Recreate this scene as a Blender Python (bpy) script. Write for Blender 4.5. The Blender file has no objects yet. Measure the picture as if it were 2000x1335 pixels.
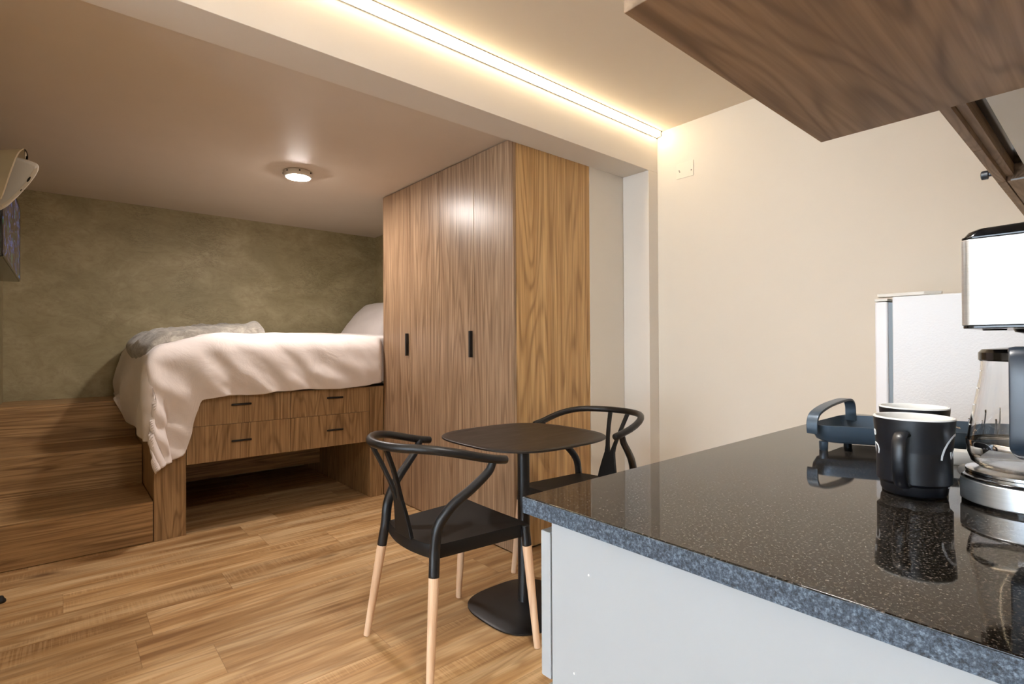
import bpy, bmesh, math, random
from mathutils import Vector, Matrix, noise
random.seed(7)
D = bpy.data
C = bpy.context.scene.collection
PI = math.pi

# ------------------------------------------------------------------ camera
EYE = Vector((0, 0, 1.135))
def axes(yaw, pitch, roll):
    cy, sy, cp, sp = math.cos(yaw), math.sin(yaw), math.cos(pitch), math.sin(pitch)
    f = Vector((cy*cp, sy*cp, sp)); r = Vector((sy, -cy, 0)); u = r.cross(f)
    return f, r*math.cos(roll)+u*math.sin(roll), u*math.cos(roll)-r*math.sin(roll)
FW, RT, UP = axes(math.radians(49.465), math.radians(.3485), math.radians(-.2927))
cam = D.cameras.new('camera'); co = D.objects.new('camera', cam); C.objects.link(co)
m = Matrix.Identity(4)
for i in range(3):
    m[i][0], m[i][1], m[i][2], m[i][3] = RT[i], UP[i], -FW[i], EYE[i]
co.matrix_world = m
cam.sensor_width = 36; cam.lens = 1025.3/2000*36; cam.clip_start = .02
sc = bpy.context.scene
sc.camera = co

# ------------------------------------------------------------------ light and exposure
vs = sc.view_settings
vs.view_transform = 'Standard'; vs.look = 'None'; vs.gamma = 1; vs.use_curve_mapping = False
vs.exposure = 0.72
world = D.worlds.new('world'); sc.world = world; world.use_nodes = True
bg = world.node_tree.nodes['Background']
bg.inputs[0].default_value = (.62, .78, 1, 1); bg.inputs[1].default_value = .8
def area(name, loc, rot, sx, sy, power, col):
    l = D.lights.new(name, 'AREA'); l.shape = 'RECTANGLE'; l.size = sx; l.size_y = sy
    l.energy = power; l.color = col
    o = D.objects.new(name, l); C.objects.link(o); o.location = loc; o.rotation_euler = rot
    return o
# daylight arriving through the glazed opening behind the photographer
area('window_daylight', (-4.75, .15, 1.3), (0, -PI/2, 0), 2.2, 3.0, 150, (.74, .87, 1))

# ------------------------------------------------------------------ node helpers
def lin(r, g, b):
    f = lambda c: (c/255/12.92) if c <= 10 else ((c/255+.055)/1.055)**2.4
    return (f(r), f(g), f(b), 1)
class NT:
    def __init__(s, name):
        s.m = D.materials.new(name); s.m.use_nodes = True
        s.t = s.m.node_tree; s.b = s.t.nodes['Principled BSDF']
    def n(s, typ, **k):
        o = s.t.nodes.new(typ)
        for a, v in k.items():
            if a.startswith('i_'):
                key = a[2:]; key = int(key) if key.isdigit() else key
                s.put(o.inputs[key], v)
            else: setattr(o, a, v)
        return o
    def put(s, sock, v):
        if hasattr(v, 'is_linked'): s.t.links.new(v, sock)
        else: sock.default_value = v
    def math(s, op, a, b=0., c=0.):
        o = s.n('ShaderNodeMath', operation=op)
        s.put(o.inputs[0], a); s.put(o.inputs[1], b); s.put(o.inputs[2], c)
        return o.outputs[0]
    def mix(s, f, a, b, blend='MIX'):
        o = s.n('ShaderNodeMix', data_type='RGBA', blend_type=blend)
        s.put(o.inputs[0], f); s.put(o.inputs[6], a); s.put(o.inputs[7], b)
        return o.outputs[2]
    def ramp(s, f, stops):
        o = s.n('ShaderNodeValToRGB'); r = o.color_ramp
        while len(r.elements) < len(stops): r.elements.new(.5)
        for e, (p, c) in zip(r.elements, stops):
            e.position = p; e.color = c if len(c) == 4 else (*c, 1)
        s.put(o.inputs[0], f); return o.outputs[0]
    def coord(s, scale=(1, 1, 1), loc=(0, 0, 0), rot=(0, 0, 0), rnd=0.):
        tc = s.n('ShaderNodeTexCoord'); v = tc.outputs['Object']
        if rnd:
            oi = s.n('ShaderNodeObjectInfo'); w = s.math('MULTIPLY', oi.outputs['Random'], rnd)
            va = s.n('ShaderNodeVectorMath', operation='ADD'); s.put(va.inputs[0], v); s.put(va.inputs[1], w); v = va.outputs[0]
        mp = s.n('ShaderNodeMapping'); s.put(mp.inputs[0], v)
        mp.inputs['Location'].default_value = loc; mp.inputs['Rotation'].default_value = rot; mp.inputs['Scale'].default_value = scale
        return mp.outputs[0]
    def noise(s, v, scale, detail=3., rough=.5, dist=0.):
        o = s.n('ShaderNodeTexNoise'); s.put(o.inputs['Vector'], v)
        s.put(o.inputs['Scale'], scale); s.put(o.inputs['Detail'], detail); s.put(o.inputs['Roughness'], rough); s.put(o.inputs['Distortion'], dist)
        return o.outputs['Fac']
    def bump(s, h, strength=.2, dist=.002):
        o = s.n('ShaderNodeBump'); s.put(o.inputs['Height'], h); o.inputs['Strength'].default_value = strength; o.inputs['Distance'].default_value = dist
        s.put(s.b.inputs['Normal'], o.outputs[0]); return o
    def set(s, **k):
        for a, v in k.items(): s.put(s.b.inputs[a.replace('_', ' ')], v)
        return s

def plain(name, col, rough=.5, metal=0., spec=.5, var=.0, bumpy=0., bscale=400., coat=0.):
    t = NT(name)
    if var:
        f = t.noise(t.coord(), 6., 4.)
        a = tuple(c*(1-var) for c in col[:3])+(1,); b = tuple(min(1, c*(1+var)) for c in col[:3])+(1,)
        t.put(t.b.inputs['Base Color'], t.mix(f, a, b))
    else: t.b.inputs['Base Color'].default_value = col
    t.b.inputs['Roughness'].default_value = rough; t.b.inputs['Metallic'].default_value = metal
    t.b.inputs['Specular IOR Level'].default_value = spec; t.b.inputs['Coat Weight'].default_value = coat
    if bumpy: t.bump(t.noise(t.coord(), bscale, 2.), bumpy, .001)
    return t.m

def wood(name, grain, dark, mid, light, rough=.42, freq=26., fine=.5, warp=1.0, across=3.2, along=.32, rnd=11., linedark=.72):
    """Veneer with cathedral figure and fine pores; grain = axis the fibres run along."""
    t = NT(name)
    def sc3(a, l): v = [a, a, a]; v[grain] = l; return tuple(v)
    big = t.noise(t.coord(sc3(across, along), rnd=rnd), 1., 2.2, .5, .25*warp)
    rings = t.math('SINE', t.math('MULTIPLY', big, freq*2.6))
    rings = t.math('MULTIPLY_ADD', rings, .5, .5)
    line = t.math('POWER', rings, 3.0)
    brk = t.noise(t.coord(sc3(40., .9), rnd=rnd, loc=(3, 3, 3)), 1., 2., .5)
    line = t.math('MULTIPLY', line, t.ramp(brk, [(.32, (.25, .25, .25, 1)), (.62, (1, 1, 1, 1))]))
    fibre = t.noise(t.coord(sc3(95., 2.6), rnd=rnd), 1., 3., .6)
    fib2 = t.noise(t.coord(sc3(24., .7), rnd=rnd), 1., 3., .6)
    col = t.ramp(fib2, [(.3, mid), (.68, light)])
    col = t.mix(t.math('MULTIPLY', line, linedark), col, dark)
    pores = t.ramp(fibre, [(.40, (1, 1, 1, 1)), (.62, (0, 0, 0, 1))])
    col = t.mix(t.math('MULTIPLY', pores, fine), col, dark)
    t.set(Base_Color=col, Roughness=rough)
    t.b.inputs['Specular IOR Level'].default_value = .4
    t.bump(fibre, .12, .001)
    return t.m

# ------------------------------------------------------------------ materials
M = {}
M['wall'] = plain('cream_wall_paint', lin(222, 213, 199), .6, spec=.25, var=.02, bumpy=.05, bscale=180)
M['ceil'] = plain('ceiling_paint', lin(226, 214, 196), .7, spec=.2, var=.015)
M['beam'] = plain('beam_paint', lin(224, 216, 205), .65, spec=.2, var=.015)
M['alcove_ceil'] = plain('alcove_ceiling_paint', lin(214, 200, 184), .5, spec=.3, var=.03)

def cement():
    t = NT('olive_microcement')
    a = t.noise(t.coord((1.6, 1.6, 2.4)), 1.5, 5., .62, .8)
    b = t.noise(t.coord((1, 1, 1.6), loc=(3, 1, 2)), 9., 8., .75, 2.2)
    col = t.ramp(a, [(.28, lin(142, 131, 96)), (.5, lin(162, 151, 116)), (.75, lin(184, 172, 138))])
    streak = t.ramp(t.noise(t.coord((2.2, 2.2, 7), rot=(0, .3, 0)), 2.2, 7., .72, 2.4), [(.475, (0, 0, 0, 1)), (.5, (1, 1, 1, 1)), (.525, (0, 0, 0, 1))])
    patch = t.ramp(t.noise(t.coord(loc=(9, 2, 4)), 2.3, 2.), [(.5, (0, 0, 0, 1)), (.62, (1, 1, 1, 1))])
    k = t.math('MULTIPLY', streak, t.math('MULTIPLY', patch, .5))
    col = t.mix(k, col, lin(84, 73, 50))
    col = t.mix(t.ramp(b, [(.45, (0, 0, 0, 1)), (.7, (.42, .42, .42, 1))]), col, lin(124, 108, 76))
    t.set(Base_Color=col, Roughness=.55); t.bump(b, .25, .006)
    return t.m
M['cement'] = cement()

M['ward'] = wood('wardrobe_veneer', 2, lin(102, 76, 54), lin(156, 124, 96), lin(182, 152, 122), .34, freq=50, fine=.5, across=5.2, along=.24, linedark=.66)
M['side'] = wood('wardrobe_lit_side_veneer', 2, lin(130, 92, 50), lin(196, 152, 98), lin(216, 176, 122), .34, freq=44, fine=.42, across=4.2, along=.3, linedark=.68)  # wardrobe veneer made paler and golder, room light put into its colour
M['draw'] = wood('drawer_veneer', 2, lin(96, 70, 44), lin(160, 126, 88), lin(186, 152, 110), .4, freq=44, fine=.45, across=4.8, along=.5, linedark=.66)
M['step'] = wood('stair_veneer', 0, lin(100, 70, 44), lin(172, 134, 90), lin(200, 162, 114), .42, freq=44, fine=.48, across=6.0, along=.3, linedark=.72)
M['upper'] = wood('upper_cabinet_walnut', 0, lin(96, 76, 58), lin(150, 124, 100), lin(178, 152, 126), .5, freq=66, fine=.4, warp=.9, across=7.0, along=.85, linedark=.6)
M['beech'] = wood('pale_beech', 2, lin(212, 170, 134), lin(232, 194, 158), lin(240, 208, 176), .45, freq=6, fine=.15, across=20, along=1)

def floor_mat():
    t = NT('oak_plank_floor')
    tc = t.n('ShaderNodeTexCoord'); sp = t.n('ShaderNodeSeparateXYZ'); t.put(sp.inputs[0], tc.outputs['Object'])
    x, y = sp.outputs[0], sp.outputs[1]
    W, L = .23, 1.22
    ry = t.math('DIVIDE', t.math('SUBTRACT', 3.19, y), W)
    row = t.math('FLOOR', ry); fy = t.math('FRACT', ry)
    off = t.math('ADD', t.math('MULTIPLY', t.math('MULTIPLY', row, row), .1145), t.math('MULTIPLY', row, .3815))
    rx = t.math('SUBTRACT', t.math('DIVIDE', x, L), off)
    cell = t.math('FLOOR', rx); fx = t.math('FRACT', rx)
    idv = t.n('ShaderNodeCombineXYZ'); t.put(idv.inputs[0], cell); t.put(idv.inputs[1], row)
    wn = t.n('ShaderNodeTexWhiteNoise', noise_dimensions='2D'); t.put(wn.inputs[0], idv.outputs[0])
    rnd = wn.outputs['Value']
    # coordinates shifted per plank
    cv = t.n('ShaderNodeCombineXYZ')
    t.put(cv.inputs[0], t.math('ADD', x, t.math('MULTIPLY', rnd, 37.))); t.put(cv.inputs[1], y); t.put(cv.inputs[2], t.math('MULTIPLY', rnd, 11.))
    def mp(s):
        o = t.n('ShaderNodeMapping'); t.put(o.inputs[0], cv.outputs[0]); o.inputs['Scale'].default_value = s; return o.outputs[0]
    big = t.noise(mp((.55, 5, 1)), 1., 3., .55, .5)
    rings = t.math('MULTIPLY_ADD', t.math('SINE', t.math('MULTIPLY', big, 52.)), .5, .5)
    fib = t.noise(mp((3, 90, 1)), 1., 4., .65)
    mid = t.noise(mp((1.2, 16, 1)), 1., 4., .6, .3)
    col = t.ramp(mid, [(.28, lin(146, 106, 66)), (.46, lin(190, 150, 102)), (.70, lin(226, 196, 152))])
    col = t.mix(t.math('MULTIPLY', t.math('POWER', rings, 3.), .40), col, lin(132, 92, 52))
    col = t.mix(t.math('MULTIPLY', t.ramp(fib, [(.42, (1, 1, 1, 1)), (.6, (0, 0, 0, 1))]), .22), col, lin(120, 84, 48))
    # saw marks across the plank in patches
    saw = t.noise(mp((170, 5, 1)), 1., 2., .5)
    pat = t.ramp(t.noise(mp((1.1, 7, 1)), 1., 2.), [(.52, (0, 0, 0, 1)), (.62, (1, 1, 1, 1))])
    col = t.mix(t.math('MULTIPLY', t.math('MULTIPLY', t.ramp(saw, [(.45, (0, 0, 0, 1)), (.6, (1, 1, 1, 1))]), pat), .3), col, lin(226, 190, 144))
    # knots
    vo = t.n('ShaderNodeTexVoronoi'); t.put(vo.inputs['Vector'], mp((1.5, 3.4, 1))); vo.inputs['Scale'].default_value = 1.
    kn = t.ramp(vo.outputs['Distance'], [(.03, (1, 1, 1, 1)), (.13, (0, 0, 0, 1))])
    col = t.mix(t.math('MULTIPLY', kn, .75), col, lin(88, 56, 30))
    tint = t.ramp(rnd, [(0, (.80, .78, .76, 1)), (1, (1.1, 1.1, 1.1, 1))])
    col = t.mix(1., col, tint, 'MULTIPLY')
    e1 = t.math('LESS_THAN', t.math('MINIMUM', fy, t.math('SUBTRACT', 1., fy)), .0045)
    e2 = t.math('LESS_THAN', t.math('MINIMUM', fx, t.math('SUBTRACT', 1., fx)), .0009)
    e = t.math('MAXIMUM', e1, e2)
    col = t.mix(t.math('MULTIPLY', e, .45), col, lin(104, 72, 42))
    t.set(Base_Color=col, Roughness=t.math('MULTIPLY_ADD', fib, .18, .30))
    t.b.inputs['Specular IOR Level'].default_value = .45
    t.bump(t.math('ADD', fib, t.math('MULTIPLY', saw, pat)), .12, .001)
    return t.m
M['floor'] = floor_mat()

def granite(name, rough, base, edge=False):
    t = NT(name)
    n1 = t.noise(t.coord(), 300., 3., .75)
    n2 = t.noise(t.coord(), 90., 3., .6)
    a, b, c = base
    col = t.ramp(n1, [(.36, a), (.52, b), (.72, c)])
    col = t.mix(t.ramp(n2, [(.3, (0, 0, 0, 1)), (.7, (.5, .5, .5, 1))]), col, a)
    t.set(Base_Color=col, Roughness=rough); t.b.inputs['Specular IOR Level'].default_value = .36
    if edge: t.bump(n1, .5, .001)
    return t.m
M['granite'] = granite('polished_black_granite', .045, (lin(7, 6, 5), lin(26, 23, 20), lin(124, 116, 108)))
M['granite_edge'] = granite('sawn_daylit_granite_edge', .42, (lin(38, 46, 56), lin(80, 94, 110), lin(138, 156, 174)), True)  # blue of the window daylight is put into the edge colour
M['cab'] = plain('pale_grey_cabinet', lin(170, 175, 179), .38, spec=.4, var=.012)
M['cab_gap'] = plain('dark_carcass_gap', lin(70, 74, 76), .6)
M['white_lam'] = plain('white_laminate', lin(232, 234, 234), .25, var=.01)
M['black'] = plain('satin_black_metal', lin(15, 15, 17), .42, spec=.5, var=.1)
M['black_plastic'] = plain('black_chair_plastic', lin(13, 13, 14), .55, spec=.35, var=.2, bumpy=.05)
M['tube'] = plain('black_painted_tube', lin(20, 21, 24), .38, spec=.45)
def tabletop():
    t = NT('brushed_bronze_black_top')
    n = t.noise(t.coord((1.4, 7, 1), rot=(0, 0, .5)), 2.5, 5., .65, 1.0)
    t.set(Base_Color=t.ramp(n, [(.3, lin(24, 20, 17)), (.55, lin(36, 30, 25)), (.8, lin(56, 49, 44))]), Roughness=t.math('MULTIPLY_ADD', n, .25, .30))
    t.b.inputs['Metallic'].default_value = .35
    return t.m
M['ttop'] = tabletop()
M['fridge'] = plain('white_textured_fridge', lin(226, 228, 232), .35, bumpy=.8, bscale=160, var=.01)
M['fridge_door'] = plain('white_fridge_door', lin(232, 232, 236), .3, var=.01)
M['gasket'] = plain('grey_door_gasket', lin(130, 142, 152), .5)
M['steel'] = NT('brushed_steel').set(Base_Color=lin(214, 218, 222), Metallic=1., Roughness=.22).m
def brushed():
    t = NT('brushed_steel_panel')
    n = t.noise(t.coord((6, 6, 600)), 1., 2.)
    t.set(Base_Color=t.mix(n, lin(206, 212, 218), lin(232, 236, 240)), Metallic=.9, Roughness=.32)
    return t.m
M['brushed'] = brushed()
M['chrome'] = NT('chrome').set(Base_Color=lin(225, 225, 228), Metallic=1., Roughness=.08).m
M['gun'] = plain('gunmetal_plastic', lin(74, 88, 102), .32, metal=.35, var=.05)
M['mug'] = plain('matt_black_glaze', lin(12, 17, 25), .42, spec=.5, var=.12, coat=.1)
M['mug_in'] = plain('white_glaze', lin(228, 228, 226), .15, var=.01)
M['print'] = plain('white_print', lin(225, 228, 230), .5)
M['maker_black'] = plain('gloss_black_plastic', lin(12, 12, 14), .12)
M['handle_blk'] = plain('window_tinted_black_plastic', lin(40, 50, 62), .36, spec=.7)  # blue in the base colour stands in for the window's reflection
t = NT('clear_glass'); t.set(Base_Color=(1, 1, 1, 1), Roughness=0., IOR=1.45); t.b.inputs['Transmission Weight'].default_value = 1.; M['glass'] = t.m
t = NT('window_glass'); t.set(Base_Color=(1, 1, 1, 1), Roughness=0., IOR=1.02); t.b.inputs['Transmission Weight'].default_value = 1.; M['pane'] = t.m
def linen():
    t = NT('white_cotton')
    n = t.noise(t.coord((1, 1, 1)), 5., 6., .65, 1.2); w = t.noise(t.coord(), 500., 2.)
    t.set(Base_Color=t.mix(n, lin(218, 208, 204), lin(234, 226, 222)), Roughness=.85)
    t.b.inputs['Sheen Weight'].default_value = .2; t.b.inputs['Specular IOR Level'].default_value = .15
    t.bump(t.math('ADD', t.math('MULTIPLY', n, 1.), t.math('MULTIPLY', w, .02)), .35, .012)
    return t.m
M['linen'] = linen()
def fur():
    t = NT('grey_plush')
    n = t.noise(t.coord((1, 1, 1)), 14., 6., .7, .8); f = t.noise(t.coord(), 260., 3.)
    t.set(Base_Color=t.ramp(n, [(.3, lin(104, 98, 88)), (.5, lin(142, 136, 126)), (.7, lin(186, 180, 168))]), Roughness=.9)
    t.b.inputs['Sheen Weight'].default_value = .5; t.bump(t.math('ADD', f, n), .6, .006)
    return t.m
M['fur'] = fur()
M['white_plastic'] = plain('white_plastic', lin(220, 216, 208), .35, var=.01)
M['champagne'] = NT('champagne_metal').set(Base_Color=lin(214, 204, 182), Metallic=.55, Roughness=.35).m
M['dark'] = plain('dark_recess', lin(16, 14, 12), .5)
M['alu'] = NT('aluminium').set(Base_Color=lin(205, 205, 205), Metallic=1., Roughness=.3).m
M['plate'] = plain('painted_cover_plate', lin(226, 217, 202), .5, spec=.3)
def emis(name, col, s):
    t = NT(name); t.set(Base_Color=(.9, .9, .9, 1)); t.b.inputs['Emission Color'].default_value = col; t.b.inputs['Emission Strength'].default_value = s
    return t.m
M['led'] = emis('led_strip_glow', lin(255, 230, 190), 18.)
M['fill_lamp'] = emis('fill_lamp_diffuser', lin(255, 249, 242), 110.)
M['lamp'] = emis('lamp_diffuser', lin(255, 245, 238), 300.)
def screen():
    t = NT('tv_picture')
    n = t.noise(t.coord((1, 2.2, 3.5), rot=(.5, 0, 0)), 3.2, 3., .6, 2.5)
    n2 = t.noise(t.coord((1, 6, 3), loc=(4, 4, 4)), 3., 2.)
    col = t.ramp(n, [(.40, lin(42, 30, 27)), (.575, lin(54, 40, 38)), (.59, lin(90, 130, 190)), (.62, lin(96, 92, 160)), (.65, lin(44, 36, 40))])
    col = t.mix(t.ramp(n2, [(.62, (0, 0, 0, 1)), (.68, (1, 1, 1, 1))]), col, lin(60, 100, 70))
    t.set(Base_Color=(.01, .01, .01, 1), Roughness=.2); t.put(t.b.inputs['Emission Color'], col); t.b.inputs['Emission Strength'].default_value = .45
    return t.m
M['screen'] = screen()

# ------------------------------------------------------------------ mesh helpers
class MB:
    def __init__(s): s.v = []; s.f = []
    def add(s, v, f):
        k = len(s.v); s.v += [tuple(p) for p in v]; s.f += [[i+k for i in q] for q in f]; return s
    def box(s, a, b):
        (x0, y0, z0), (x1, y1, z1) = a, b
        return s.add([(x0, y0, z0), (x1, y0, z0), (x1, y1, z0), (x0, y1, z0), (x0, y0, z1), (x1, y0, z1), (x1, y1, z1), (x0, y1, z1)],
                     [(0, 3, 2, 1), (4, 5, 6, 7), (0, 1, 5, 4), (1, 2, 6, 5), (2, 3, 7, 6), (3, 0, 4, 7)])
    def loft(s, rings, cap=True):
        n = len(rings[0]); v = [p for r in rings for p in r]; f = []
        for i in range(len(rings)-1):
            for j in range(n): f.append((i*n+j, i*n+(j+1) % n, (i+1)*n+(j+1) % n, (i+1)*n+j))
        if cap: f.append(tuple(range(n))[::-1]); f.append(tuple(range((len(rings)-1)*n, len(rings)*n)))
        return s.add(v, f)
    def tube(s, pts, r, n=14, round_end=True, flat=1.0, up=None):
        pts = [Vector(p) for p in pts]; k = len(pts)
        rs = r if isinstance(r, (list, tuple)) else [r]*k
        if round_end:
            d0 = (pts[0]-pts[1]).normalized(); d1 = (pts[-1]-pts[-2]).normalized()
            pts = [pts[0]+d0*rs[0]*.45, pts[0]+d0*rs[0]*.3]+pts+[pts[-1]+d1*rs[-1]*.3, pts[-1]+d1*rs[-1]*.45]
            rs = [rs[0]*.45, rs[0]*.85]+list(rs)+[rs[-1]*.85, rs[-1]*.45]; k += 4
        T = [(pts[min(i+1, k-1)]-pts[max(i-1, 0)]).normalized() for i in range(k)]
        a = Vector(up) if up else (Vector((0, 0, 1)) if abs(T[0].z) < .9 else Vector((1, 0, 0)))
        N = (a-T[0]*a.dot(T[0])).normalized(); rings = []
        for i in range(k):
            N = (N-T[i]*N.dot(T[i])).normalized(); B = T[i].cross(N)
            rings.append([pts[i]+(N*math.cos(q*2*PI/n)*flat+B*math.sin(q*2*PI/n))*rs[i] for q in range(n)])
        return s.loft(rings)
    def lathe(s, prof, c=(0, 0, 0), n=48, cap=True):
        rings = [[(c[0]+r*math.cos(q*2*PI/n), c[1]+r*math.sin(q*2*PI/n), c[2]+z) for q in range(n)] for r, z in prof]
        return s.loft(rings, cap)
    def prism(s, poly, z0, z1):
        return s.loft([[(x, y, z0) for x, y in poly], [(x, y, z1) for x, y in poly]])
    def grid(s, fn, nu, nv):
        v = [fn(i/nu, j/nv) for j in range(nv+1) for i in range(nu+1)]
        f = [(j*(nu+1)+i, j*(nu+1)+i+1, (j+1)*(nu+1)+i+1, (j+1)*(nu+1)+i) for j in range(nv) for i in range(nu)]
        return s.add(v, f)
    def build(s, name, mat, parent=None, bevel=0., seg=2, smooth=None, loc=None):
        me = D.meshes.new(name); me.from_pydata(s.v, [], s.f); me.materials.append(mat)
        bm = bmesh.new(); bm.from_mesh(me); bmesh.ops.recalc_face_normals(bm, faces=bm.faces); bm.to_mesh(me); bm.free()
        o = D.objects.new(name, me); C.objects.link(o)
        if parent is not None: o.parent = parent
        if smooth is None: smooth = bevel == 0 and len(s.f) > 40
        if smooth or bevel:
            me.shade_smooth()
            if not bevel: me.set_sharp_from_angle(angle=math.radians(40))
        if bevel:
            b = o.modifiers.new('bevel', 'BEVEL'); b.width = bevel; b.segments = seg; b.limit_method = 'ANGLE'; b.angle_limit = math.radians(35); b.harden_normals = True
        return o
def box(a, b): return MB().box(a, b)
def empty(name, loc=(0, 0, 0), rz=0.):
    o = D.objects.new(name, None); C.objects.link(o); o.location = loc; o.rotation_euler.z = rz; o.empty_display_size = .1; return o
def tag(o, label, cat, group=None):
    o['label'] = label; o['category'] = cat
    if group: o['group'] = group
    return o
def struct(name, mb, mat, parent=None, bevel=0.):
    o = mb.build(name, mat, parent, bevel); o['kind'] = 'structure'; return o
def spline(P, n=8):
    P = [Vector(p) for p in P]; Q = [P[0]*2-P[1]]+P+[P[-1]*2-P[-2]]; out = []
    for i in range(1, len(Q)-2):
        a, b, c, d = Q[i-1:i+3]
        for k in range(n):
            u = k/n; out.append(.5*((2*b)+(c-a)*u+(2*a-5*b+4*c-d)*u*u+(3*b-a-3*c+d)*u**3))
    out.append(P[-1]); return out
def superellipse(cx, cy, a, b, e=3.2, n=64, rot=0.):
    out = []
    for k in range(n):
        q = k*2*PI/n; c, s_ = math.cos(q), math.sin(q)
        x = a*math.copysign(abs(c)**(2/e), c); y = b*math.copysign(abs(s_)**(2/e), s_)
        out.append((cx+x*math.cos(rot)-y*math.sin(rot), cy+x*math.sin(rot)+y*math.cos(rot)))
    return out
def rounded(pts, r, n=6):
    out = []; k = len(pts)
    for i in range(k):
        p = Vector(pts[i]); a = (Vector(pts[i-1])-p).normalized(); b = (Vector(pts[(i+1) % k])-p).normalized()
        h = math.acos(max(-1, min(1, a.dot(b))))/2; d = r/math.tan(h); c = p+(a+b).normalized()*r/math.sin(h)
        s0 = p+a*d-c; s1 = p+b*d-c; a0 = math.atan2(s0.y, s0.x); da = math.atan2(s1.y, s1.x)-a0
        da = (da+PI) % (2*PI)-PI
        for q in range(n+1): out.append((c.x+r*math.cos(a0+da*q/n), c.y+r*math.sin(a0+da*q/n)))
    return out

# ------------------------------------------------------------------ the room
XW = 2.92           # right wall
AL = -.32           # alcove left wall
YB0, YB1 = 1.958, 2.158
struct('floor', box((-4.5, -1.7, -.08), (3.02, 5.24, 0)), M['floor'])
struct('ceiling', box((-4.5, -1.7, 2.5), (3.02, 2.158, 2.6)), M['ceil'])
struct('ceiling_alcove', box((AL-.1, YB1, 2.27), (3.02, 5.24, 2.6)), M['alcove_ceil'])
struct('trim_beam', box((-4.4, YB0, 2.24), (XW, YB1, 2.5)), M['beam'], bevel=.002)
struct('trim_column', box((2.82, YB0, 0), (XW, YB1, 2.24)), M['beam'], bevel=.002)
struct('wall_right', box((XW, -.18, 0), (XW+.1, 5.24, 2.5)), M['wall'])
struct('wall_infill', box((2.49, 2.16, 0), (XW, 2.24, 2.27)), M['wall'])
struct('wall_far', box((AL-.1, 5.12, 0), (XW, 5.24, 2.27)), M['cement'])
struct('wall_alcove_left', box((AL-.1, YB1, 0), (AL, 5.12, 2.27)), M['cement'])
struct('wall_alcove_right', box((2.49, 2.24, 0), (2.57, 5.12, 2.27)), M['cement'])
struct('wall_left', box((-4.4, YB0+.02, 0), (AL, YB1, 2.24)), M['wall'])
struct('wall_kitchen', box((.30, -.18, 0), (XW, -.08, 2.5)), M['wall'])
struct('wall_return', box((.30, -1.6, 0), (.40, -.18, 2.5)), M['wall'])
struct('wall_near', box((-4.5, -1.7, 0), (.40, -1.6, 2.5)), M['wall'])
struct('wall_window', box((-4.5, -1.6, 0), (-4.4, -1.35, 2.5)).box((-4.5, 1.65, 0), (-4.4, YB0+.2, 2.5)).box((-4.5, -1.35, 2.4), (-4.4, 1.65, 2.5)), M['wall'])
w = box((-4.48, -1.35, 0), (-4.42, -1.29, 2.4)).box((-4.48, 1.59, 0), (-4.42, 1.65, 2.4)).box((-4.48, .12, .06), (-4.42, .18, 2.34)).box((-4.48, -1.29, 2.34), (-4.42, 1.59, 2.4)).box((-4.48, -1.29, 0), (-4.42, 1.59, .06))
wf = struct('window_1', w, M['black'])
gp = box((-4.452, -1.29, .06), (-4.448, .12, 2.34)).box((-4.452, .18, .06), (-4.448, 1.59, 2.34)).build('window_glass', M['pane'], wf); gp['kind'] = 'structure'

# ------------------------------------------------------------------ LED strip and lamp
led = empty('led_strip', (0, YB0, 2.5))
tag(led, 'long glowing linear light along the joint of white beam and ceiling', 'strip light')
yl = .002
MB().loft([[(x, -yl, -.031), (x, -.005, -.031), (x, -.031, -.005), (x, -.031, -.002), (x, -yl, -.002)] for x in (-4.38, XW-.012)]).build('diffuser', M['led'], led)
box((-4.38, -.0035, -.0345), (XW-.004, -.0003, -.0305)).build('lower_rail', M['alu'], led)
box((-4.38, -.0345, -.0035), (XW-.004, -.0305, -.0003)).build('upper_rail', M['alu'], led)
box((XW-.012, -.030, -.031), (XW-.004, -.001, -.001)).build('end_cap', M['white_plastic'], led)

lp = empty('ceiling_lamp', (1.165, 3.50, 2.27))
tag(lp, 'small round lit disc lamp mounted on the beige alcove ceiling', 'lamp')
MB().lathe([(.087, -.0005), (.09, -.004), (.09, -.024), (.082, -.034), (.074, -.036), (.074, -.03)]).build('lamp_body', M['white_plastic'], lp)
MB().lathe([(.0735, -.031), (.0735, -.037), (.06, -.041), (.02, -.043)]).build('lamp_diffuser', M['lamp'], lp)
for k in range(14):
    a = k*2*PI/14; c, s_ = math.cos(a), math.sin(a)
    if k % 2 == 0: box((.0895*c-.004, .0895*s_-.004, -.018), (.0895*c+.004, .0895*s_+.004, -.009)).build('vent', M['dark'], lp)

rl = empty('ceiling_lamp', (.72, .62, 2.5))  # added unseen lamp that lifts the brightness of the kitchen side
tag(rl, 'added round disc lamp, out of view on the kitchen ceiling, brightening the kitchen side', 'lamp')
MB().lathe([(.137, -.0005), (.14, -.004), (.14, -.024), (.132, -.034), (.124, -.036), (.124, -.03)]).build('lamp_body', M['white_plastic'], rl)
MB().lathe([(.1235, -.031), (.1235, -.037), (.10, -.041), (.03, -.043)]).build('lamp_diffuser', M['fill_lamp'], rl)

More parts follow.
